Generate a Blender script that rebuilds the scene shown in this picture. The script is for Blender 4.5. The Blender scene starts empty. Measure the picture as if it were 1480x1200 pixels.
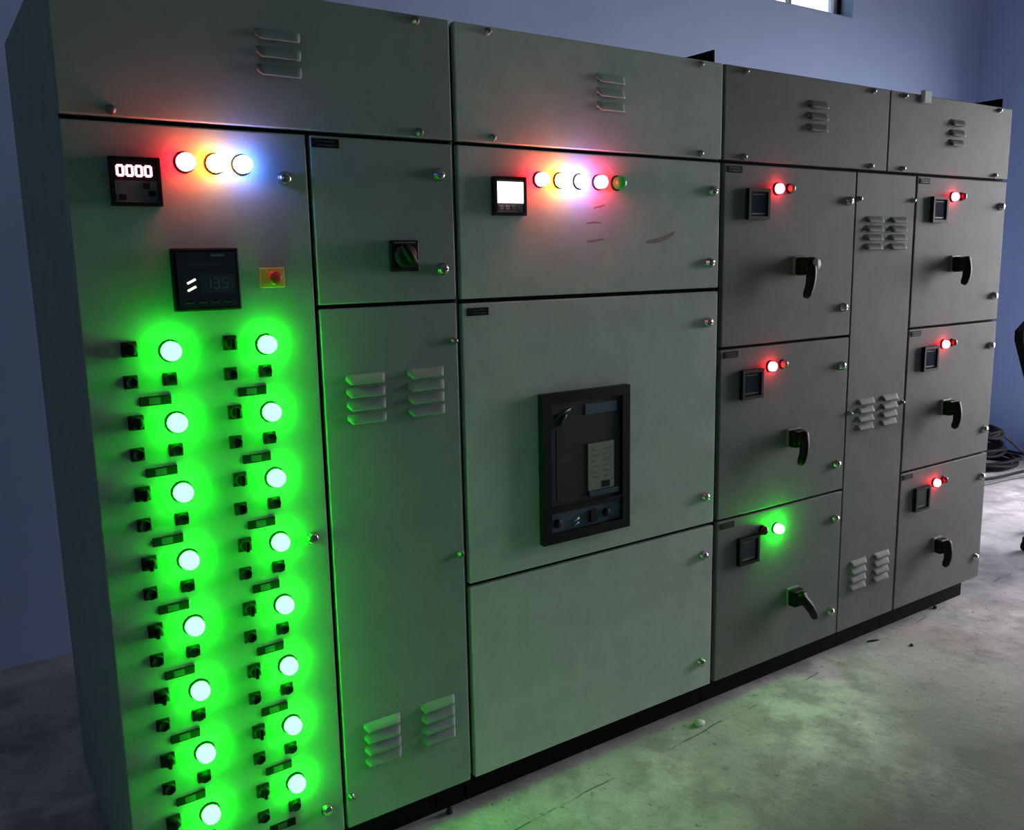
import bpy, bmesh, math, random
from mathutils import Matrix, Vector
random.seed(7)
S = bpy.context.scene
COL = S.collection

# ------------------------------------------------------------------ camera
cam_d = bpy.data.cameras.new('camera'); cam = bpy.data.objects.new('camera', cam_d); COL.objects.link(cam)
RT = Vector((0.8251402, -0.5645745, -0.0199788)); UP = Vector((0.1121111, 0.1289864, 0.9852886)); FW = Vector((0.5536919, 0.8152411, -0.1697269))
m = Matrix.Identity(4)
for i in range(3):
    m[i][0], m[i][1], m[i][2] = RT[i], UP[i], -FW[i]
m[0][3], m[1][3], m[2][3] = -1.2189, -2.0317, 1.5892
cam.matrix_world = m
cam_d.sensor_fit = 'HORIZONTAL'; cam_d.sensor_width = 36.0; cam_d.lens = 1270.6 / 1480 * 36
cam_d.clip_start = 0.05; cam_d.clip_end = 200
S.camera = cam

# ------------------------------------------------------------------ world, daylight, exposure
SKY = 16.5
w = bpy.data.worlds.new('dusk_sky'); S.world = w; w.use_nodes = True
bg = w.node_tree.nodes['Background']
bg.inputs[0].default_value = (0.95, 0.95, 1.0, 1); bg.inputs[1].default_value = SKY
S.view_settings.view_transform = 'Standard'; S.view_settings.look = 'None'
S.view_settings.gamma = 1.0; S.view_settings.use_curve_mapping = False
S.view_settings.exposure = 0.18
S.cycles.adaptive_threshold = .02; S.cycles.max_bounces = 6; S.cycles.diffuse_bounces = 4; S.cycles.glossy_bounces = 2; S.cycles.transmission_bounces = 2; S.cycles.transparent_max_bounces = 4

XR, YB, XL, YF, ZC = 6.02, 1.93, -5.0, -8.5, 4.3      # room: right, back, left, front, ceiling
DY0, DY1, DZ = -1.5, 0.22, 2.9                        # doorway in the right wall
WX0, WX1, WZ0, WZ1 = 2.75, 4.37, 3.205, 3.95            # high window in the back wall

def portal(name, loc, rot, sx, sy):
    d = bpy.data.lights.new(name, 'AREA'); d.shape = 'RECTANGLE'; d.size = sx; d.size_y = sy
    d.cycles.is_portal = True
    o = bpy.data.objects.new(name, d); COL.objects.link(o); o.location = loc; o.rotation_euler = rot
portal('doorway_daylight', (XR + .14, (DY0 + DY1) / 2, DZ / 2), (0, math.pi / 2, 0), DZ, DY1 - DY0)
portal('back_window_daylight', ((WX0 + WX1) / 2, YB + .14, (WZ0 + WZ1) / 2), (-math.pi / 2, 0, 0), WX1 - WX0, WZ1 - WZ0)

# ------------------------------------------------------------------ materials
def mat(name, col, rough=.5, metal=0.0, emit=None, estr=0.0, spec=.5):
    M = bpy.data.materials.new(name); M.use_nodes = True
    b = M.node_tree.nodes['Principled BSDF']
    b.inputs['Base Color'].default_value = (*col, 1); b.inputs['Roughness'].default_value = rough
    b.inputs['Metallic'].default_value = metal; b.inputs['Specular IOR Level'].default_value = spec
    if emit:
        b.inputs['Emission Color'].default_value = (*emit, 1); b.inputs['Emission Strength'].default_value = estr
    return M

def noisy(name, c1, c2, scale, rough=.6, bump=.1, bscale=200, detail=6, lo=.35, hi=.65, metal=0.0, spec=.5, dist=.002):
    M = mat(name, c1, rough, metal, spec=spec); nt = M.node_tree; N = nt.nodes; L = nt.links; b = N['Principled BSDF']
    tc = N.new('ShaderNodeTexCoord'); n = N.new('ShaderNodeTexNoise'); n.inputs['Scale'].default_value = scale
    n.inputs['Detail'].default_value = detail; n.inputs['Roughness'].default_value = .65
    L.new(tc.outputs['Object'], n.inputs['Vector'])
    r = N.new('ShaderNodeMapRange'); r.inputs[1].default_value = lo; r.inputs[2].default_value = hi
    L.new(n.outputs[0], r.inputs[0])
    x = N.new('ShaderNodeMix'); x.data_type = 'RGBA'
    x.inputs[6].default_value = (*c1, 1); x.inputs[7].default_value = (*c2, 1)
    L.new(r.outputs[0], x.inputs[0]); L.new(x.outputs[2], b.inputs['Base Color'])
    if bump:
        n2 = N.new('ShaderNodeTexNoise'); n2.inputs['Scale'].default_value = bscale; n2.inputs['Detail'].default_value = 3
        L.new(tc.outputs['Object'], n2.inputs['Vector'])
        bp = N.new('ShaderNodeBump'); bp.inputs['Strength'].default_value = bump; bp.inputs['Distance'].default_value = dist
        L.new(n2.outputs[0], bp.inputs['Height']); L.new(bp.outputs[0], b.inputs['Normal'])
    return M

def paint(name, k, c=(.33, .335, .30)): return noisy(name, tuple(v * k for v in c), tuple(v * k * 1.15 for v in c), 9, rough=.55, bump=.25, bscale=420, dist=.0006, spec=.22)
PAINT1 = paint('powder_coat_green_wash', .95, (.305, .375, .325)); PAINT2 = paint('powder_coat_brightened', 1.65, (.315, .37, .31)); PAINT3 = paint('powder_coat_darkened', .60, (.335, .335, .315))  # same coat; uneven light and green lamp wash mixed into each cabinet's colour
PAINT = PAINT1
BLACK = mat('black_plastic', (.008, .009, .009), .5, spec=.18)
BLACKM = noisy('matt_black_plastic', (.010, .010, .010), (.016, .016, .016), 60, rough=.6, bump=0, spec=.2)
SEAL = mat('rubber_seal', (.010, .012, .010), .85, spec=.2)
BASE = noisy('black_base_paint', (.005, .005, .005), (.010, .010, .010), 12, rough=.8, bump=.1, spec=.1)
SLOT = mat('louver_slot', (.008, .008, .008), .9, spec=.1)
CHROME = mat('chrome', (.50, .49, .46), .22, 1.0)
STEEL = mat('zinc_screw', (.26, .26, .25), .35, 1.0)
PLATE = mat('engraved_plate', (.008, .010, .010), .6, spec=.1)
PLATELN = mat('engraving', (.05, .06, .06), .5)
GLASS_D = mat('meter_glass', (.040, .052, .066), .12)
GREYFACE = noisy('meter_face', (.16, .17, .15), (.21, .22, .20), 40, rough=.35, bump=0)
BLUEGREY = noisy('blue_grey_plate', (.075, .135, .17), (.10, .17, .21), 50, rough=.4, bump=0)
LABELG = noisy('printed_label', (.22, .27, .20), (.30, .34, .26), 90, rough=.6, bump=0)
DARKFACE = noisy('breaker_face', (.020, .024, .023), (.028, .032, .030), 30, rough=.45, bump=0)
GREYDISC = mat('grey_disc', (.30, .31, .31), .6, .2)
WHITEINK = mat('white_ink', (.75, .78, .78), .5)
REDINK = noisy('red_marker', (.30, .20, .165), (.36, .25, .21), 60, rough=.6, bump=0)
YPLATE = noisy('yellow_plate', (.62, .42, .05), (.70, .50, .10), 40, rough=.5, bump=0)
REDCAP = mat('red_button', (.55, .06, .02), .35)
TAPE = mat('white_scrap', (.88, .88, .90), .6)
WALL = noisy('blue_wall_paint', (.41, .51, .79), (.45, .55, .84), 1.4, rough=.75, bump=.15, bscale=60)
REVEAL = noisy('pale_blue_reveal', (.28, .38, .55), (.34, .44, .62), 3, rough=.7, bump=.1)
CEIL = noisy('white_ceiling', (.30, .30, .30), (.36, .36, .36), 2, rough=.9, bump=.05)
FRAME = mat('window_frame_paint', (.35, .36, .38), .5)
CABLE = noisy('black_cable', (.008, .008, .010), (.016, .016, .018), 20, rough=.65, bump=0, spec=.2)
CABLEG = noisy('grey_cable', (.07, .07, .085), (.12, .12, .135), 20, rough=.55, bump=0)
FABRIC = noisy('black_fabric', (.006, .006, .007), (.012, .012, .013), 120, rough=.95, bump=.3, bscale=500, spec=.1)
PEBBLE = noisy('white_chip', (.58, .60, .54), (.72, .73, .68), 40, rough=.8, bump=.4, bscale=80)
CHIP = noisy('dark_chip', (.03, .028, .025), (.07, .06, .055), 60, rough=.8, bump=.2)
OUTG = noisy('outside_earth', (.22, .20, .17), (.30, .28, .24), .8, rough=.95, bump=.1)

def lampmat(name, col, s): return mat(name, tuple(min(1, c * .6 + .05) for c in col), .25, emit=col, estr=s)
L_GREEN = lampmat('lit_green_lens', (.006, 1.0, .009), 96)
L_RED = lampmat('lit_red_lens', (1.0, .020, .038), 60)
L_YEL = lampmat('lit_yellow_lens', (1.0, .48, .03), 55)
L_BLUE = lampmat('lit_blue_lens', (.12, .22, 1.0), 70)
L_RED2 = lampmat('lit_small_red_lens', (1.0, .030, .05), 38)
L_GREEN2 = lampmat('lit_feeder_green_lens', (.008, 1.0, .014), 150)
U_GREEN = mat('dim_green_lens', (.03, .30, .07), .2, emit=(.02, 1, .12), estr=.06)
U_PALE = mat('unlit_pale_lens', (.30, .31, .20), .2)
U_RED = mat('unlit_red_lens', (.14, .02, .02), .2)
SEG_RED = mat('red_segments', (.5, .05, .08), .4, emit=(1.0, .45, .58), estr=2.2)
LCD_WHITE = mat('backlit_screen', (.8, .8, .78), .4, emit=(1, 1, .97), estr=1.6)
LCD_DIM = mat('dim_screen', (.035, .06, .06), .15)
LCD_SEG = mat('dim_digits', (.12, .2, .19), .4)
BAR = mat('lit_bars', (.8, .8, .6), .4, emit=(1, .92, .62), estr=1.5)
KEYS = mat('grey_keys', (.40, .40, .36), .4)
PINKKEY = mat('pink_key', (.62, .42, .38), .4)

# concrete floor with blotches, a worn joint line and grit
def floor_mat():
    M = mat('worn_concrete', (.4, .39, .38), .8); nt = M.node_tree; N = nt.nodes; L = nt.links; b = N['Principled BSDF']
    tc = N.new('ShaderNodeTexCoord')
    def noise(s, d=6, r=.6):
        n = N.new('ShaderNodeTexNoise'); n.inputs['Scale'].default_value = s; n.inputs['Detail'].default_value = d
        n.inputs['Roughness'].default_value = r; L.new(tc.outputs['Object'], n.inputs['Vector']); return n.outputs[0]
    def rng(o, a, c, x=0.0, y=1.0):
        r = N.new('ShaderNodeMapRange'); r.inputs[1].default_value = a; r.inputs[2].default_value = c
        r.inputs[3].default_value = x; r.inputs[4].default_value = y; L.new(o, r.inputs[0]); return r.outputs[0]
    def mix(f, a, c):
        x = N.new('ShaderNodeMix'); x.data_type = 'RGBA'; L.new(f, x.inputs[0])
        for v, k in ((a, 6), (c, 7)):
            if isinstance(v, tuple): x.inputs[k].default_value = (*v, 1)
            else: L.new(v, x.inputs[k])
        return x.outputs[2]
    def math_(op, a, c=None):
        n = N.new('ShaderNodeMath'); n.operation = op
        for v, k in ((a, 0), (c, 1)):
            if v is None: continue
            if isinstance(v, (int, float)): n.inputs[k].default_value = v
            else: L.new(v, n.inputs[k])
        return n.outputs[0]
    c = mix(rng(noise(3.4, 9, .66), .36, .60), (.30, .275, .265), (.66, .61, .605))
    c = mix(rng(noise(1.1, 4), .42, .62), c, mix(rng(noise(7, 6), .4, .6), (.42, .385, .38), (.78, .72, .72)))
    c = mix(rng(noise(26, 6, .7), .60, .70), c, (.15, .14, .13))
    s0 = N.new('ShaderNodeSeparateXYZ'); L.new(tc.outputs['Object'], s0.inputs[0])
    front_dark = math_('ADD', rng(s0.outputs[1], -.25, -.9, 0.0, .55), math_('MULTIPLY', math_('SUBTRACT', noise(1.7, 6), .5), 1.1))
    c = mix(rng(front_dark, .02, .5, 0.0, .92), c, (.12, .115, .105))  # floor colour gets darker towards the front, broken up by noise
    s = N.new('ShaderNodeSeparateXYZ'); L.new(tc.outputs['Object'], s.inputs[0])
    wob = math_('MULTIPLY', math_('SUBTRACT', noise(2.5, 6), .5), .05)
    d = math_('ABSOLUTE', math_('ADD', math_('SUBTRACT', s.outputs[1], math_('MULTIPLY', s.outputs[0], .0635)), math_('ADD', wob, .146)))
    line = math_('MULTIPLY', rng(d, .001, .005, .8, 0.0), rng(noise(3.7, 5), .52, .60))
    c = mix(line, c, (.06, .055, .05))
    L.new(c, b.inputs['Base Color'])
    bp = N.new('ShaderNodeBump'); bp.inputs['Strength'].default_value = .35; bp.inputs['Distance'].default_value = .006
    L.new(noise(38, 8, .7), bp.inputs['Height']); L.new(bp.outputs[0], b.inputs['Normal'])
    return M
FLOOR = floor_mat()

# ------------------------------------------------------------------ mesh helpers
def box(bm, x0, x1, y0, y1, z0, z1, mi=0):
    v = [bm.verts.new(p) for p in ((x0, y0, z0), (x1, y0, z0), (x1, y1, z0), (x0, y1, z0), (x0, y0, z1), (x1, y0, z1), (x1, y1, z1), (x0, y1, z1))]
    for f in ((3, 2, 1, 0), (4, 5, 6, 7), (0, 1, 5, 4), (1, 2, 6, 5), (2, 3, 7, 6), (3, 0, 4, 7)):
        bm.faces.new([v[i] for i in f]).material_index = mi
    return v
def bevel(bm, off, seg=2):
    bmesh.ops.bevel(bm, geom=list(bm.edges), offset=off, segments=seg, affect='EDGES', profile=.5)
def bbox(x0, x1, y0, y1, z0, z1, off=.002, seg=2):
    bm = bmesh.new(); box(bm, x0, x1, y0, y1, z0, z1)
    if off: bevel(bm, off, seg)
    return bm
def lathe(bm, prof, seg=20, cx=0, cz=0, mi=0, smooth=True):
    """prof: (radius, y) from the panel outwards (y negative = towards the viewer), turned about the y axis"""
    rings = []
    for r, y in prof:
        if r < 1e-6: rings.append([bm.verts.new((cx, y, cz))])
        else: rings.append([bm.verts.new((cx + r * math.cos(2 * math.pi * k / seg), y, cz + r * math.sin(2 * math.pi * k / seg))) for k in range(seg)])
    for a, c in zip(rings, rings[1:]):
        for k in range(seg):
            k2 = (k + 1) % seg
            if len(c) == 1: f = bm.faces.new((a[k], a[k2], c[0]))
            elif len(a) == 1: f = bm.faces.new((a[0], c[k2], c[k]))
            else: f = bm.faces.new((a[k], a[k2], c[k2], c[k]))
            f.material_index = mi; f.smooth = smooth
    return bm
def tube(bm, pts, rad, seg=8, cap=True, mi=0):
    pts = [Vector(p) for p in pts]; n = len(pts)
    rads = rad if isinstance(rad, (list, tuple)) else [rad] * n
    rings = []; prev = None
    for i, p in enumerate(pts):
        t = (pts[min(i + 1, n - 1)] - pts[max(i - 1, 0)]).normalized()
        if prev is None:
            a = Vector((0, 0, 1)) if abs(t.z) < .9 else Vector((1, 0, 0))
            u = t.cross(a).normalized()
        else:
            u = (prev - t * prev.dot(t)).normalized()
        prev = u; v = t.cross(u)
        rings.append([bm.verts.new(p + (u * math.cos(2 * math.pi * k / seg) + v * math.sin(2 * math.pi * k / seg)) * rads[i]) for k in range(seg)])
    for a, c in zip(rings, rings[1:]):
        for k in range(seg):
            f = bm.faces.new((a[k], a[(k + 1) % seg], c[(k + 1) % seg], c[k])); f.smooth = True; f.material_index = mi
    if cap:
        bm.faces.new(list(reversed(rings[0]))); bm.faces.new(rings[-1])
    return bm
def mesh(name, bm, mats):
    bmesh.ops.recalc_face_normals(bm, faces=bm.faces)
    me = bpy.data.meshes.new(name); bm.to_mesh(me); bm.free()
    for k in (mats if isinstance(mats, (list, tuple)) else [mats]): me.materials.append(k)
    return me
WPOS = {}
def obj(name, me, parent=None, loc=(0, 0, 0), label=None):
    """loc is a world position; parents are never rotated here"""
    o = bpy.data.objects.new(name, me); COL.objects.link(o)
    loc = Vector(loc); WPOS[o] = loc.copy()
    if parent is not None:
        o.parent = parent; o.location = loc - WPOS[parent]
    else: o.location = loc
    if label: o['label'] = label
    return o
def tag(o, label, cat, group=None):
    o['label'] = label; o['category'] = cat
    if group: o['group'] = group
    return o
def struct(name, bm, mt, parent=None):
    o = obj(name, mesh(name, bm, mt), parent)
    if parent is None: o['kind'] = 'structure'
    return o

# ------------------------------------------------------------------ the room
T = .2
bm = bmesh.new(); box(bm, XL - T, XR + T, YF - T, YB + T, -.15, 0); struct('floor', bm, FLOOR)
bm = bmesh.new(); box(bm, XL - T, XR + T, YF - T, YB + T, ZC, ZC + .15); struct('ceiling', bm, CEIL)
bm = bmesh.new(); box(bm, XL - T, XL, YF - T, YB + T, 0, ZC); struct('wall_left', bm, WALL)
bm = bmesh.new()
box(bm, XL, WX0, YB, YB + T, 0, ZC); box(bm, WX1, XR, YB, YB + T, 0, ZC)
box(bm, WX0, WX1, YB, YB + T, 0, WZ0); box(bm, WX0, WX1, YB, YB + T, WZ1, ZC)
struct('wall_back', bm, WALL)
bm = bmesh.new()
box(bm, XR, XR + T, DY1, YB + T, 0, ZC); box(bm, XR, XR + T, YF - T, DY0, 0, ZC); box(bm, XR, XR + T, DY0, DY1, DZ, ZC)
struct('wall_right', bm, WALL)
bm = bmesh.new(); box(bm, XL, XR, YF - T, YF, 0, ZC); struct('wall_front', bm, WALL)
bm = bmesh.new(); box(bm, XR + T, XR + 14, -16, 14, -.25, -.12); struct('ground_outside', bm, OUTG)
# window in the back wall: pale reveal, steel frame with bars, glass
def window(name, x0, x1, z0, z1, yin, yout):
    s = 1 if yout > yin else -1; yf = yin + s * .085
    bm = bmesh.new(); e = .004
    box(bm, x1 - e * 3, x1, *sorted((yin - s * .004, yf)), z0, z1); box(bm, x0, x0 + e * 3, *sorted((yin - s * .004, yf)), z0, z1)
    box(bm, x0 + e * 3, x1 - e * 3, *sorted((yin - s * .004, yf)), z0, z0 + e); box(bm, x0 + e * 3, x1 - e * 3, *sorted((yin - s * .004, yf)), z1 - e, z1)
    root = struct(name, bm, REVEAL)
    bm = bmesh.new(); ya, yb = sorted((yf, yf + s * .03))
    for a, c in ((x0, x0 + .045), (x1 - .045, x1)): box(bm, a, c, ya, yb, z0, z1, 1)
    for a, c in ((x0 + .045, x0 + .085), (x1 - .085, x1 - .045)): box(bm, a, c, ya + .008, yb, z0 + .035, z1 - .035)
    box(bm, x0 + .045, x1 - .045, ya, yb, z0, z0 + .035); box(bm, x0 + .045, x1 - .045, ya, yb, z1 - .035, z1)
    struct('window_frame', bm, [FRAME, BLACKM], root)
    n = 3; wv = (x1 - x0 - .09) / n
    for i in range(1, n):
        bm = bmesh.new(); box(bm, x0 + .045 + wv * i - .012, x0 + .045 + wv * i + .012, ya, yb, z0 + .035, z1 - .035); struct('mullion', bm, FRAME, root)
    g = bpy.data.materials.get('window_glass')
    if not g:
        g = bpy.data.materials.new('window_glass'); g.use_nodes = True; N = g.node_tree.nodes; N.remove(N['Principled BSDF'])
        tr = N.new('ShaderNodeBsdfTransparent'); tr.inputs[0].default_value = (.28, .29, .30, 1)
        gl = N.new('ShaderNodeBsdfGlossy'); gl.inputs['Roughness'].default_value = .05; mx = N.new('ShaderNodeMixShader'); mx.inputs[0].default_value = .06
        g.node_tree.links.new(tr.outputs[0], mx.inputs[1]); g.node_tree.links.new(gl.outputs[0], mx.inputs[2]); g.node_tree.links.new(mx.outputs[0], N['Material Output'].inputs[0])
    for i in range(n):
        bm = bmesh.new(); ym = (ya + yb) / 2; box(bm, x0 + .045 + wv * i + .012, x0 + .045 + wv * (i + 1) - .012, ym - .002, ym + .002, z0 + .035, z1 - .035); struct('pane', bm, g, root)
window('window_1', WX0, WX1, WZ0, WZ1, YB, YB + T)
bm = bmesh.new()
box(bm, XR - .01, XR + T, DY0 - .06, DY0, 0, DZ + .06); box(bm, XR - .01, XR + T, DY1, DY1 + .06, 0, DZ + .06); box(bm, XR - .01, XR + T, DY0, DY1, DZ, DZ + .06)
struct('door_1', bm, FRAME)

# ------------------------------------------------------------------ shared small parts of the switchboard
def louver_mesh(wd, h=.024, pr=.013):
    """pressed hood: flush at the top, standing proud at its lower lip, dark slot underneath"""
    bm = bmesh.new(); seg = 6; cols = 14; grid = []
    for i in range(cols + 1):
        u = -1 + 2 * i / cols; x = u * wd / 2
        k = min(1, (1 - abs(u)) / .16); k = math.sqrt(max(0, 1 - (1 - k) ** 2))
        row = []
        for j in range(seg + 1):
            a = j / seg; z = h / 2 - h * a * (.55 + .45 * k) ; y = -pr * k * math.sin(a * math.pi / 2) - .0004
            row.append(bm.verts.new((x, y, z)))
        grid.append(row)
    for i in range(cols):
        for j in range(seg):
            f = bm.faces.new((grid[i][j], grid[i + 1][j], grid[i + 1][j + 1], grid[i][j + 1])); f.smooth = True
    low = [r[-1] for r in grid]; back = [bm.verts.new((v.co.x, -.0003, v.co.z + .004)) for v in low]
    for i in range(cols):
        bm.faces.new((low[i], low[i + 1], back[i + 1], back[i])).material_index = 1
    return mesh('louver', bm, [PAINT, SLOT])
LOUV = louver_mesh(.108)
LOUVH = louver_mesh(.106, .026)
def louvers(door, x, ztop, n, pitch, me=None):
    for k in range(n): obj('louver', me or LOUV, door, (x, 0, ztop - .012 - pitch * k))

bm = bmesh.new(); lathe(bm, [(.0165, .002), (.0165, -.004), (.0145, -.006), (.0135, -.012), (.011, -.0155), (0, -.0165)], 18)
box(bm, -.0085, .0085, -.0185, -.015, -.0022, .0022); LATCH = mesh('latch', bm, CHROME)
bm = bmesh.new(); lathe(bm, [(.010, .002), (.010, -.003), (.007, -.004), (.0068, -.011), (.005, -.0125), (0, -.0125)], 12); SCREW = mesh('screw', bm, STEEL)
def latch(door, x, z): obj('latch', LATCH, door, (x, 0, z), None)
def screw(door, x, z): obj('screw', SCREW, door, (x, 0, z))
bm = bbox(-.035, .035, -.003, .0005, -.0105, .0105, .0012, 1)
for k, (a, c) in enumerate(((-.026, .022), (-.020, .026))): box(bm, a, c, -.0034, -.0029, .003 - .0085 * k, .0052 - .0085 * k, 1)
NPLATE = mesh('name_plate', bm, [PLATE, PLATELN])
def nameplate(door, x, z): obj('name_plate', NPLATE, door, (x, 0, z))

def lens_mesh(mt, r=.020, pr=.030):
    bm = bmesh.new(); lathe(bm, [(r, -.006), (r, -pr * .62), (r * .93, -pr * .8), (r * .7, -pr * .94), (r * .35, -pr), (0, -pr * 1.02)], 16); return mesh('lens', bm, mt)
def bezel_mesh(r):
    bm = bmesh.new(); lathe(bm, [(r + .003, .001), (r + .003, -.004), (r + .001, -.006), (r - .001, -.006), (r - .001, -.003)], 18); return mesh('bezel', bm, BLACK)
_mc = {}
def lamp(cab, x, z, mt, r=.018, pr=.028, label=None):
    k = (mt.name, r, pr)
    if k not in _mc: _mc[k] = lens_mesh(mt, r, pr)
    if ('b', r) not in _mc: _mc[('b', r)] = bezel_mesh(r)
    o = obj('indicator_lamp', _mc[('b', r)], cab, (x, 0, z), label)
    obj('lens', _mc[k], o, (x, 0, z))
    return o

def frame_bm(w2, h2, t, y0, y1):
    bm = bmesh.new()
    box(bm, -w2, w2, y0, y1, h2 - t, h2); box(bm, -w2, w2, y0, y1, -h2, -h2 + t)
    box(bm, -w2, -w2 + t, y0, y1, -h2 + t, h2 - t); box(bm, w2 - t, w2, y0, y1, -h2 + t, h2 - t)
    return bm
METERF = mesh('meter_frame', frame_bm(.053, .051, .011, -.016, .001), BLACK)
bm = bmesh.new(); box(bm, -.042, .042, -.010, -.004, -.040, .040); METERG = mesh('meter_glass', bm, GLASS_D)
bm = bmesh.new(); box(bm, -.034, .034, -.0108, -.0099, -.034, -.029); box(bm, -.030, .030, -.0108, -.0099, .030, .033); METERS = mesh('meter_scale', bm, GREYFACE)
def feeder_meter(cab, x, z):
    o = obj('panel_meter', METERF, cab, (x, 0, z)); obj('meter_glass', METERG, o, (x, 0, z)); obj('meter_scale', METERS, o, (x, 0, z))

# 7-segment digits
SEGS = {'0': 'abcdef', '1': 'bc', '2': 'abged', '3': 'abgcd', '4': 'fgbc', '5': 'afgcd', '6': 'afgedc', '7': 'abc', '8': 'abcdefg', '9': 'abcdfg'}
def digits(txt, wd, h, t, y, adv):
    bm = bmesh.new(); x = -adv * (len(txt) - 1) / 2
    for ch in txt:
        for s in SEGS[ch]:
            a = {'a': (-wd, wd, h - t, h + t), 'g': (-wd, wd, -t, t), 'd': (-wd, wd, -h - t, -h + t), 'f': (-wd - t, -wd + t, 0, h), 'b': (wd - t, wd + t, 0, h), 'e': (-wd - t, -wd + t, -h, 0), 'c': (wd - t, wd + t, -h, 0)}[s]
            box(bm, x + a[0], x + a[1], y - .001, y, a[2], a[3])
        x += adv
    return bm

# rotary operating handle: square escutcheon, collar, bent lever
bm = bbox(-.034, .034, -.010, .001, -.034, .034, .004, 2); ESC = mesh('escutcheon', bm, GREYFACE)
bm = bbox(-.031, .031, -.044, -.009, -.033, .029, .007, 3); lathe(bm, [(.027, -.044), (.026, -.056), (.020, -.061), (0, -.061)], 20); COLLAR = mesh('collar', bm, BLACK)
bm = bmesh.new(); lathe(bm, [(.020, -.060), (.021, -.066), (.019, -.070), (0, -.071)], 20, .012, .004); DISC = mesh('front_disc', bm, GREYDISC)  # grey disc standing proud of the collar, slightly off centre
def rotary_handle(cab, x, z, dx, dz, cap=False, label=None):
    o = obj('rotary_handle', ESC, cab, (x, 0, z), label)
    obj('collar', COLLAR, o, (x, 0, z))
    bm = bmesh.new(); pts = []; rad = []
    ln = math.hypot(dx, dz); ux, uz = dx / ln, dz / ln
    for i in range(11):
        a = i / 10; d = -.022 + (ln + .022) * a
        pts.append((ux * d, -.044 - .020 * math.sin(a * math.pi * .8), uz * d)); rad.append(.0200 - .0055 * a if i < 10 else .009)
    tube(bm, pts, rad, 10); obj('lever', mesh('lever', bm, BLACK), o, (x, 0, z))
    if cap: obj('front_disc', DISC, o, (x, 0, z), 'grey disc on the front of the handle')

def door(cab, name, x0, x1, z0, z1, label=None, y0=0.0):
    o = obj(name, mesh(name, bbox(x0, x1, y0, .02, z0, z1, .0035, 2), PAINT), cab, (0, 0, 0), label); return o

def cabinet(label, x0, x1, bx0=None, bx1=None):
    global PAINT, LOUV, LOUVH
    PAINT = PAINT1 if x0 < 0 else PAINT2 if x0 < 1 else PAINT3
    LOUV = louver_mesh(.108); LOUVH = louver_mesh(.106, .026)
    c = bpy.data.objects.new('switchgear_cabinet', None); COL.objects.link(c)
    c.empty_display_size = .1; loc = Vector(((x0 + x1) / 2, .4, 0)); c.location = loc; WPOS[c] = loc
    tag(c, label, 'cabinet', 'switchboard cabinets')
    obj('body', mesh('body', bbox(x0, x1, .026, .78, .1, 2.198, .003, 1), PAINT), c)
    bm = bmesh.new(); box(bm, x0 + .004, x1 - .004, .0205, .0265, .104, 2.19); obj('door_seal', mesh('door_seal', bm, SEAL), c)
    a, e = (x0 if bx0 is None else bx0), (x1 if bx1 is None else bx1)
    bm = bmesh.new()   # channel base: two long rails and cross pieces
    box(bm, a, e, .055, .115, 0, .1); box(bm, a, e, .68, .74, 0, .1); box(bm, a, a + .05, .115, .68, 0, .1); box(bm, e - .05, e, .115, .68, 0, .1)
    obj('base_channel', mesh('base_channel', bm, BASE), c)
    return c

# ------------------------------------------------------------------ cabinet 1: capacitor control door and ventilated side doors
C1 = cabinet('leftmost grey cabinet with two columns of glowing green lamps', -.926, -.0035, bx0=-.90)
H1 = door(C1, 'header_panel', -.926, -.008, 1.906, 2.2)
louvers(H1, -.459, 2.119, 3, .0385, LOUVH)
for p in ((-.104, 2.186), (-.104, 1.92), (-.826, 2.186), (-.826, 1.92)): screw(H1, *p)
A = door(C1, 'door', -.926, -.407, .1, 1.896, 'tall door covered in green lamps and push buttons')
for p in ((-.465, 1.794), (-.450, .924), (-.455, .181)): latch(A, *p)
B = door(C1, 'door', -.397, -.0105, 1.499, 1.896); nameplate(B, -.359, 1.879)
latch(B, -.054, 1.818); latch(B, -.051, 1.579)
Cd = door(C1, 'door', -.397, -.0105, .1, 1.489)
for x in (-.284, -.111):
    louvers(Cd, x, 1.323, 4, .0335); louvers(Cd, x, .385, 4, .0335)
screw(Cd, -.022, 1.389); screw(Cd, -.022, .794); screw(Cd, -.385, .19)

# changeover switch
o = obj('selector_switch', mesh('selector_switch', bbox(-.041, .041, -.012, .001, -.039, .039, .004, 2), BLACK), C1, (-.164, 0, 1.614))
bm = bmesh.new(); lathe(bm, [(.030, -.012), (.029, -.022), (.024, -.026), (0, -.026)], 20); obj('dial', mesh('dial', bm, BLACKM), o, (-.164, 0, 1.614))
bm = bmesh.new(); tube(bm, [(-.020, -.034, .026), (.0, -.038, 0), (.020, -.034, -.026)], [.010, .013, .010], 8); obj('knob', mesh('knob', bm, BLACK), o, (-.164, 0, 1.614))
bm = bmesh.new(); box(bm, -.030, .030, -.0128, -.0119, .031, .035); obj('legend', mesh('legend', bm, GREYFACE), o, (-.164, 0, 1.614))

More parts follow.
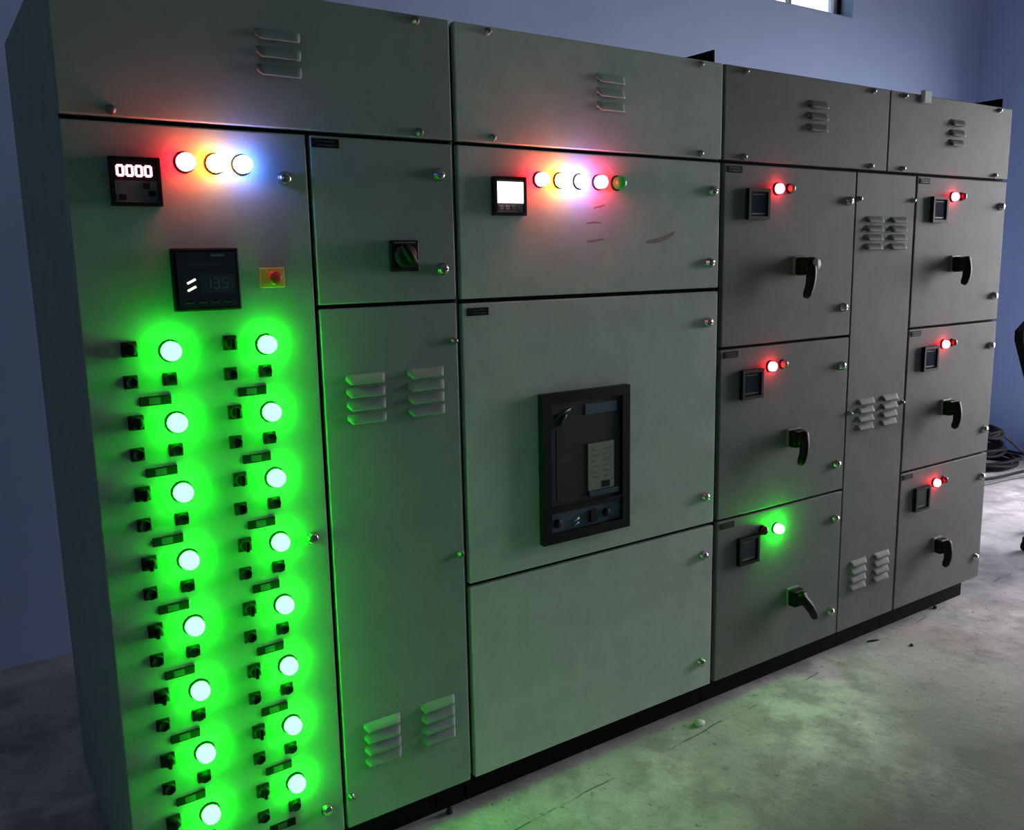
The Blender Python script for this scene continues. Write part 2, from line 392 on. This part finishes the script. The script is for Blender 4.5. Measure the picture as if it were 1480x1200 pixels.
# power meter with red digits
o = obj('power_meter', mesh('power_meter', frame_bm(.050, .050, .007, -.018, .001), BLACK), C1, (-.792, 0, 1.775))
bm = bmesh.new(); box(bm, -.043, .043, -.012, -.003, .002, .043); obj('display_window', mesh('display_window', bm, mat('dark_red_window', (.05, .008, .012), .2)), o, (-.792, 0, 1.775))
obj('digit_display', mesh('digit_display', digits('0000', .0058, .0098, .0026, -.0125, .0185), SEG_RED), o, (-.794, 0, 1.797), 'glowing red number display')
bm = bmesh.new(); box(bm, -.043, .043, -.012, -.003, -.043, .002); obj('key_panel', mesh('key_panel', bm, GREYFACE), o, (-.792, 0, 1.775))
for kx, kz, mm in ((.020, -.008, BLACKM), (.034, -.008, GREYFACE), (.030, -.024, BLACKM), (-.028, -.032, BLACKM)):
    obj('key', mesh('key', bbox(-.007, .007, -.0155, -.011, -.006, .006, .0015, 1), mm), o, (-.792 + kx, 0, 1.775 + kz))

for x, mt in ((-.687, L_RED), (-.622, L_YEL), (-.563, L_BLUE)): lamp(C1, x, 1.820, mt, .0195, .034)

# power factor controller
RX, RZ = -.662, 1.568
o = obj('power_factor_controller', mesh('power_factor_controller', bbox(-.073, .073, -.020, .001, -.069, .069, .004, 2), BLACK), C1, (RX, 0, RZ))
bm = bmesh.new(); box(bm, -.064, .064, -.0215, -.0195, -.060, .060); obj('face', mesh('face', bm, mat('controller_face', (.012, .028, .024), .3)), o, (RX, 0, RZ))
bm = bmesh.new(); box(bm, -.018, .058, -.0225, -.0205, -.030, .012); obj('screen', mesh('screen', bm, LCD_DIM), o, (RX, 0, RZ))
obj('digit_display', mesh('digit_display', digits('135', .0055, .011, .0016, -.0226, .0185), LCD_SEG), o, (RX + .018, 0, RZ - .008))
for k in range(2):
    bm = bmesh.new(); tube(bm, [(-.009, -.0225, -.004), (.009, -.0225, .005)], .0026, 6); obj('status_bar', mesh('status_bar', bm, BAR), o, (RX - .036, 0, RZ - .004 - .016 * k), 'small lit status bar')
bm = bmesh.new(); box(bm, -.040, .036, -.0225, -.0205, .028, .036); obj('legend_strip', mesh('legend_strip', bm, LCD_DIM), o, (RX, 0, RZ))
bm = bmesh.new(); box(bm, .010, .040, -.0225, -.0205, .050, .055); obj('maker_strip', mesh('maker_strip', bm, LCD_SEG), o, (RX, 0, RZ))
for k in range(4): obj('key', mesh('key', bbox(-.008, .008, -.0235, -.0205, -.004, .004, .001, 1), BLACKM), o, (RX - .042 + .028 * k, 0, RZ - .047))

# emergency stop on a yellow plate
o = obj('stop_button', mesh('stop_button', bbox(-.029, .029, -.004, .001, -.023, .023, .0015, 1), YPLATE), C1, (-.508, 0, 1.568), 'red stop button on a yellow plate')
bm = bmesh.new(); lathe(bm, [(.012, -.004), (.012, -.012), (.017, -.016), (.017, -.022), (.012, -.026), (0, -.027)], 18); obj('button_cap', mesh('button_cap', bm, REDCAP), o, (-.508, 0, 1.568))

# sixteen capacitor steps: selector, green lamp, two push buttons, name plate
SELP = mesh('mode_switch', bbox(-.0165, .0165, -.006, .001, -.0165, .0165, .002, 1), BLACKM)
bm = bmesh.new(); lathe(bm, [(.0145, -.006), (.0140, -.016), (.011, -.019), (0, -.019)], 14); box(bm, -.0035, .0035, -.028, -.017, -.0125, .0125); SELK = mesh('knob', bm, BLACK)
BTNP = mesh('push_button', bbox(-.0150, .0150, -.005, .001, -.0150, .0150, .002, 1), BLACKM)
bm = bmesh.new(); lathe(bm, [(.0130, -.005), (.0130, -.013), (.0115, -.015), (.0105, -.0135), (0, -.0135)], 14); BTNC = mesh('button_cap', bm, BLACK)
bm = bbox(-.0335, .0335, -.003, .0005, -.0105, .0105, .001, 1); box(bm, -.014, .010, -.0034, -.0029, -.0075, .0075, 1); STEPP = mesh('step_plate', bm, [PLATE, PLATELN])
for col, x in enumerate((-.750, -.534)):
    for k in range(8):
        z = 1.414 - .1605 * k
        lamp(C1, x, z, L_GREEN, .0215, .030)
        s = obj('mode_switch', SELP, C1, (x - .0845, 0, z + .009)); obj('knob', SELK, s, (x - .0845, 0, z + .009))
        for bx in (-.0875, -.006):
            p = obj('push_button', BTNP, C1, (x + bx, 0, z - .062)); obj('button_cap', BTNC, p, (x + bx, 0, z - .062))
        obj('step_plate', STEPP, C1, (x - .040, 0, z - .107))

# ------------------------------------------------------------------ cabinet 2: incomer with the air circuit breaker
C2 = cabinet('wide grey cabinet with the framed black circuit breaker in its middle door', .0035, .9985)
H2 = door(C2, 'header_panel', .006, .995, 1.906, 2.2)
louvers(H2, .528, 2.119, 3, .0385, LOUVH)
for p in ((.108, 2.186), (.115, 1.92), (.893, 2.186), (.897, 1.92)): screw(H2, *p)
D = door(C2, 'door', .006, .991, 1.498, 1.896); latch(D, .957, 1.806); latch(D, .948, 1.579)
E_ = door(C2, 'door', .006, .991, .698, 1.486); nameplate(E_, .055, 1.463); latch(E_, .945, 1.386); latch(E_, .945, .795)
F = door(C2, 'door', .006, .991, .1, .686); latch(F, .943, .587); latch(F, .939, .197)
# faded red marker strokes on the upper door
def stroke(pts, r):
    bm = bmesh.new(); n = len(pts); L_, R_ = [], []
    for i, (x, z) in enumerate(pts):
        k = r * (.35 + .65 * math.sin(math.pi * (i + .6) / (n + .2)))
        L_.append(bm.verts.new((x, -.0006, z + k))); R_.append(bm.verts.new((x, -.0006, z - k)))
    for i in range(n - 1): bm.faces.new((L_[i], L_[i + 1], R_[i + 1], R_[i]))
    obj('marker_stroke', mesh('marker_stroke', bm, REDINK), D)
stroke([(.463, 1.744), (.485, 1.748), (.505, 1.753)], .003)
stroke([(.435, 1.700), (.465, 1.703), (.492, 1.702)], .0025)
stroke([(.436, 1.648), (.468, 1.651), (.500, 1.655)], .003)
stroke([(.672, 1.646), (.705, 1.648), (.735, 1.654), (.765, 1.664), (.790, 1.675)], .007)
# multifunction meter with a bright screen
MX, MZ = .160, 1.769
o = obj('power_meter', mesh('power_meter', frame_bm(.052, .051, .008, -.018, .001), BLACK), C2, (MX, 0, MZ))
bm = bmesh.new(); box(bm, -.044, .044, -.014, -.003, -.018, .038); obj('screen', mesh('screen', bm, LCD_WHITE), o, (MX, 0, MZ), 'bright white backlit screen')
bm = bmesh.new(); box(bm, -.044, .044, -.013, -.003, .038, .043); obj('top_strip', mesh('top_strip', bm, GREYFACE), o, (MX, 0, MZ))
bm = bmesh.new(); box(bm, -.044, .044, -.013, -.003, -.043, -.018); obj('key_panel', mesh('key_panel', bm, KEYS), o, (MX, 0, MZ))
for k, mm in enumerate((PINKKEY, PINKKEY, GREYFACE, GREYFACE)): obj('key', mesh('key', bbox(-.0075, .0075, -.016, -.012, -.006, .006, .0015, 1), mm), o, (MX - .029 + .019 * k, 0, MZ - .031))
for x, mt in ((.268, L_RED), (.338, L_YEL), (.408, L_BLUE), (.479, L_RED), (.550, U_GREEN)): lamp(C2, x, 1.817, mt, .0190, .034)
# air circuit breaker
AX, AZ = .420, .990
bm = frame_bm(.168, .226, .030, -.022, .001); o = obj('circuit_breaker', mesh('circuit_breaker', bm, BLACK), C2, (AX, 0, AZ), 'black framed air circuit breaker')
ST = (AX, 0, AZ)
bm = bmesh.new(); box(bm, -.138, .138, -.014, -.001, -.116, .196); obj('breaker_face', mesh('breaker_face', bm, DARKFACE), o, ST)
bm = bmesh.new(); box(bm, -.138, .138, -.020, -.001, -.134, -.116); box(bm, -.138, .138, -.023, -.020, -.119, -.116); obj('divider', mesh('divider', bm, BLACKM), o, ST)
bm = bmesh.new(); box(bm, -.138, .138, -.010, -.001, -.196, -.134); obj('lower_panel', mesh('lower_panel', bm, BLUEGREY), o, ST)
bm = bmesh.new(); box(bm, -.005, .118, -.0165, -.0138, .150, .182); obj('maker_plate', mesh('maker_plate', bm, BLUEGREY), o, ST)
bm = bmesh.new(); box(bm, -.128, -.055, -.0155, -.0138, .165, .170); box(bm, -.128, -.052, -.0155, -.0138, .178, .180); tube(bm, [(-.118, -.015, .150), (-.085, -.015, .168), (-.062, -.015, .174)], .004, 6); tube(bm, [(-.100, -.015, .128), (-.085, -.015, .150), (-.078, -.015, .160)], .006, 6); obj('emblem', mesh('emblem', bm, mat('grey_emblem', (.07, .085, .08), .4)), o, ST)
bm = bmesh.new(); box(bm, .004, .106, -.0175, -.0138, -.086, .060); obj('rating_label', mesh('rating_label', bm, LABELG), o, ST, 'pale printed rating label')
for k in range(6):
    for q in range(2):
        bm = bmesh.new(); box(bm, .016 + .046 * q + .006 * (k % 2), .034 + .044 * q + .010 * ((k + q) % 2), -.0182, -.0174, .036 - .017 * k, .0395 - .017 * k); obj('print_line', mesh('print_line', bm, mat('faded_print', (.12, .16, .12), .6)), o, ST)
bm = bmesh.new(); box(bm, .058, .088, -.0188, -.0174, -.082, -.062); obj('window_slot', mesh('window_slot', bm, BLACK), o, ST)
bm = bmesh.new(); box(bm, .008, .122, -.0195, -.0138, -.104, -.088); obj('counter_strip', mesh('counter_strip', bm, mat('teal_strip', (.08, .14, .15), .25)), o, ST)
for k in range(3):
    bm = bmesh.new(); box(bm, -.104 + .002 * k, -.060, -.0150, -.0138, .02 - .06 * k, .024 - .06 * k); obj('print_line', mesh('print_line', bm, mat('dim_print', (.05, .058, .055), .5)), o, ST)
bm = bmesh.new(); box(bm, -.112, -.108, -.0150, -.0138, -.10, .115); obj('side_line', mesh('side_line', bm, mat('dim_line', (.040, .048, .046), .5)), o, ST)
bm = bmesh.new(); lathe(bm, [(.013, -.010), (.013, -.018), (.010, -.020), (0, -.020)], 16, -.110, -.168); obj('push_button', mesh('push_button', bm, BLACKM), o, ST)
bm = bmesh.new(); lathe(bm, [(.013, -.010), (.013, -.018), (.010, -.020), (0, -.020)], 16, .078, -.166); obj('push_button', mesh('push_button', bm, BLACKM), o, ST)
bm = bbox(.010, .040, -.020, -.009, -.186, -.148, .003, 1); obj('charge_indicator', mesh('charge_indicator', bm, BLACKM), o, ST)
for k in range(2):
    bm = bmesh.new(); tube(bm, [(-.048, -.0125, -.172 - .014 * k), (-.030, -.0125, -.164 - .014 * k)], .0035 - .001 * k, 6); obj('emblem', mesh('emblem', bm, WHITEINK), o, ST, 'small white slanted mark')
# lifting angle across the cabinet top
def lifting_angle(cab, x):
    bm = bmesh.new(); box(bm, x - .006, x, .03, .78, 2.2, 2.245); box(bm, x, x + .05, .03, .78, 2.2, 2.206); obj('lifting_angle', mesh('lifting_angle', bm, BASE), cab, (0, 0, 0), 'black lifting angle on the top edge')
lifting_angle(C2, .988)

# ------------------------------------------------------------------ cabinets 3 and 4: outgoing feeders
def feeder(cab, x0, x1, z0, z1, base, hz, lx, mx, hx, green, hdir, cap=False):
    d = door(cab, 'door', x0, x1, z0, z1); nameplate(d, x0 + .048, z1 - .018)
    latch(d, x1 - .040, z1 - .105); latch(d, x1 - .045, z0 + .105)
    feeder_meter(cab, mx, z1 - .127)
    lz = z1 - .074
    if green:
        lamp(cab, lx - .014, lz + .004, U_RED, .016, .022); lamp(cab, lx + .060, lz - .002, L_GREEN2, .018, .034, 'glowing green lamp')
    else:
        lamp(cab, lx, lz, L_RED2, .0170, .026, 'glowing red lamp'); lamp(cab, lx + .065, lz + .003, U_PALE if cab is C3 else U_RED, .0140, .022)
    rotary_handle(cab, hx, hz, *hdir, cap=cap)
    return d
C3 = cabinet('grey cabinet with a green-lit feeder lowest and a louvred strip at its right', 1.0015, 2.0985)
H3 = door(C3, 'header_panel', 1.006, 1.896, 1.906, 2.2)
louvers(H3, 1.474, 2.124, 3, .0385, LOUVH)
for p in ((1.10, 2.186), (1.10, 1.92), (1.79, 2.186), (1.795, 1.92)): screw(H3, *p)
feeder(C3, 1.012, 1.711, 1.298, 1.896, 0, 1.562, 1.270, 1.168, 1.400, False, (-.028, -.112), True)
feeder(C3, 1.012, 1.711, .698, 1.289, 0, .945, 1.262, 1.160, 1.395, False, (-.022, -.092))
feeder(C3, 1.012, 1.711, .1, .690, 0, .330, 1.260, 1.165, 1.425, True, (.072, -.092))
J = door(C3, 'door', 1.717, 2.096, .1, 1.896, 'narrow louvred cable chamber door')
for x in (1.834, 1.992):
    for zt in (1.738, 1.043, .385): louvers(J, x, zt, 4, .0335)
for p in ((1.735, 1.80), (2.082, 1.802), (1.735, .993), (2.082, 1.0)): screw(J, *p)
C4 = cabinet('rightmost grey feeder cabinet whose three lamps all glow red', 2.1015, 2.79, bx1=2.745)
H4 = door(C4, 'header_panel', 1.902, 2.79, 1.906, 2.2)
louvers(H4, 2.366, 2.124, 3, .0385, LOUVH)
for p in ((1.99, 2.186), (2.0, 1.92), (2.68, 2.186), (2.68, 1.92)): screw(H4, *p)
o = obj('tape_scrap', mesh('tape_scrap', bbox(2.10, 2.15, -.014, .004, 2.170, 2.216, .004, 2), TAPE), H4, (0, 0, 0), 'scrap of white tape stuck on the top edge')
for z0, z1, hz in ((1.302, 1.896, 1.552), (.703, 1.293, .948), (.1, .694, .335)):
    feeder(C4, 2.108, 2.787, z0, z1, 0, hz, 2.362, 2.258, 2.405, False, (-.020, -.085))
lifting_angle(C4, 2.765)

# ------------------------------------------------------------------ cables dumped in the far corner
def coil(cx, cy, r, turns, zb, tilt, label, mt, rad=.011, group='cable coils in the corner'):
    bm = bmesh.new(); pts = []; n = turns * 26; ph = random.random() * 6
    for i in range(n + 1):
        a = 2 * math.pi * i / 26 + ph; k = i / n
        rr = r * (1 + .10 * math.sin(a * .37 + ph) + .06 * math.sin(a * 1.3))
        x, y = rr * math.cos(a), rr * .85 * math.sin(a)
        pts.append((x, y, rad + zb + .020 * turns * k * .6 + tilt * (x * .8 + r) + .012 * math.sin(a * 2.3 + ph)))
    tube(bm, pts, rad, 7)
    tag(obj('cable_coil', mesh('cable_coil', bm, mt), None, (cx, cy, 0)), label, 'cable', group)
coil(5.42, 1.36, .25, 5, 0, .0, 'large flat coil of black cable lowest in the corner heap', CABLE, .013)
coil(5.40, 1.40, .20, 4, .085, .06, 'tilted coil of black cable lying on the flat coil', CABLE, .013)
coil(5.80, 1.02, .13, 4, 0, .03, 'grey cable coil at the right of the corner heap', CABLEG, .010)
coil(5.30, 1.30, .12, 3, .235, .10, 'small steep black coil on top of the heap', CABLE, .012)
def loose(pts, rad, label, mt):
    bm = bmesh.new(); P = [Vector(p) for p in pts]; out = []
    for i in range(len(P) - 1):
        p0, p1, p2, p3 = P[max(i - 1, 0)], P[i], P[i + 1], P[min(i + 2, len(P) - 1)]
        for s in range(8):
            t = s / 8; out.append(.5 * ((2 * p1) + (-p0 + p2) * t + (2 * p0 - 5 * p1 + 4 * p2 - p3) * t * t + (-p0 + 3 * p1 - 3 * p2 + p3) * t ** 3))
    out.append(P[-1]); tube(bm, out, rad, 7)
    tag(obj('loose_cable', mesh('loose_cable', bm, mt)), label, 'cable', 'loose cables in the corner')
loose([(4.5, 1.24, .012), (4.8, 1.16, .012), (5.05, 1.085, .012), (5.35, 1.06, .012), (5.6, 1.05, .012)], .010, 'dark cable trailing along the front of the heap', CABLE)
loose([(4.4, 1.10, .012), (4.75, 1.04, .012), (5.1, 1.01, .012), (5.35, .95, .012), (5.62, .88, .012)], .009, 'grey cable trailing beside the dark one before the heap', CABLEG)
loose([(5.45, 1.62, .25), (5.55, 1.50, .27), (5.68, 1.36, .20), (5.78, 1.26, .08), (5.85, 1.20, .013)], .010, 'pale grey cable arching over the top of the heap', CABLEG)
loose([(5.92, 1.75, .012), (5.94, 1.55, .03), (5.95, 1.35, .02), (5.96, 1.2, .012)], .010, 'short dark cable crossing the right end of the heap', CABLE)

# ------------------------------------------------------------------ office chair at the right edge of the picture
ch = bpy.data.objects.new('office_chair', None); COL.objects.link(ch); ch.location = (3.915, -.02, 0); WPOS[ch] = Vector(ch.location)
tag(ch, 'black office chair cut off by the right edge beyond the cabinets', 'chair')
def cpart(name, bm, mt, loc=(0, 0, 0), parent=None):
    return obj(name, mesh(name, bm, mt), parent or ch, WPOS[ch] + Vector(loc))
bm = bbox(-.23, .23, -.24, .20, .43, .50, .03, 3); cpart('seat', bm, FABRIC)
def pad(z0, z1, prof, yb, th):
    bm = bmesh.new(); rows = []; n = 14
    for j in range(n + 1):
        t = j / n; hw = prof(t); rows.append([((-1 + 2 * i / 12) * hw, yb + .17 * t - .02 * (1 - (-1 + 2 * i / 12) ** 2), z0 + (z1 - z0) * t) for i in range(13)])
    F1 = [[bm.verts.new(p) for p in r] for r in rows]; F2 = [[bm.verts.new((p[0], p[1] + th, p[2])) for p in r] for r in rows]
    for j in range(n):
        for i in range(12):
            bm.faces.new((F1[j][i], F1[j][i + 1], F1[j + 1][i + 1], F1[j + 1][i])); bm.faces.new((F2[j][i], F2[j + 1][i], F2[j + 1][i + 1], F2[j][i + 1]))
        bm.faces.new((F1[j][0], F1[j + 1][0], F2[j + 1][0], F2[j][0])); bm.faces.new((F1[j][12], F2[j][12], F2[j + 1][12], F1[j + 1][12]))
    for i in range(12):
        bm.faces.new((F1[0][i], F2[0][i], F2[0][i + 1], F1[0][i + 1])); bm.faces.new((F1[n][i], F1[n][i + 1], F2[n][i + 1], F2[n][i]))
    return bm
bm = pad(.55, 1.225, lambda t: .14 + .08 * min(1, t / .85) if t < .85 else .06 + .16 * math.sqrt(max(0, 1 - ((t - .85) / .151) ** 2)), .19, .045)
cpart('backrest', bm, FABRIC)
bm = bmesh.new(); tube(bm, [(0, .0, .42), (0, .20, .43), (0, .27, .50), (0, .315, .75)], .02, 8); cpart('back_support', bm, BLACKM)
bm = bmesh.new(); tube(bm, [(0, 0, .09), (0, 0, .26), (0, 0, .261), (0, 0, .43)], [.028, .028, .02, .02], 12); cpart('gas_column', bm, BLACKM)
for s in (-1, 1):
    bm = bmesh.new(); tube(bm, [(s * .20, .05, .44), (s * .28, .05, .46), (s * .285, .03, .62), (s * .27, -.02, .645)], .014, 8); box(bm, s * .27 - .03, s * .27 + .03, -.16, .10, .645, .67); cpart('armrest', bm, BLACKM)
for k in range(5):
    a = math.radians(145 + 72 * k); c_, s_ = math.cos(a), math.sin(a)
    bm = bmesh.new(); tube(bm, [(.02 * c_, .02 * s_, .11), (.18 * c_, .18 * s_, .10), (.35 * c_, .35 * s_, .075)], [.026, .022, .016], 8)
    leg = cpart('base_leg', bm, BLACKM)
    bm = bmesh.new(); lathe(bm, [(0, -.022), (.024, -.022), (.028, -.016), (.028, -.004), (.018, -.003), (.018, .003), (.028, .004), (.028, .016), (.024, .022), (0, .022)], 14)
    box(bm, -.012, .012, -.02, .02, .02, .05)
    cpart('castor', bm, BLACK, (.35 * c_, .35 * s_, .028), leg)

# ------------------------------------------------------------------ grit on the floor
def blob(name, loc, sx, sy, sz, rot, mt, label, cat):
    bm = bmesh.new(); bmesh.ops.create_icosphere(bm, subdivisions=2, radius=1)
    for v in bm.verts:
        k = 1 + random.uniform(-.14, .14); v.co = Vector((v.co.x * sx * k, v.co.y * sy * k, max(v.co.z, -.6) * sz))
    bmesh.ops.rotate(bm, verts=bm.verts, cent=(0, 0, 0), matrix=Matrix.Rotation(rot, 3, 'Z'))
    lo = min(v.co.z for v in bm.verts); bmesh.ops.translate(bm, verts=bm.verts, vec=(0, 0, -lo))
    for f in bm.faces: f.smooth = True
    tag(obj(name, mesh(name, bm, mt), None, loc), label, cat)
blob('stone_chip', (.885, -.052, 0), .024, .017, .010, .2, PEBBLE, 'whitish stone chip on the floor before the breaker cabinet', 'stone')
blob('wood_sliver', (1.962, -.006, 0), .034, .005, .005, -.35, CHIP, 'thin dark sliver on the floor before the louvred strip', 'debris')
blob('metal_crumb', (2.497, .035, 0), .014, .009, .008, .4, CHIP, 'black crumb on the floor before the rightmost cabinet', 'debris')
blob('mortar_crumb', (-.069, .028, 0), .012, .010, .012, .1, CHIP, 'dark crumb by the base of the leftmost cabinet', 'debris')
blob('dust_clump', (2.05, -.125, 0), .012, .007, .005, .8, CHIP, 'small dark clump on open floor before the sliver', 'debris')
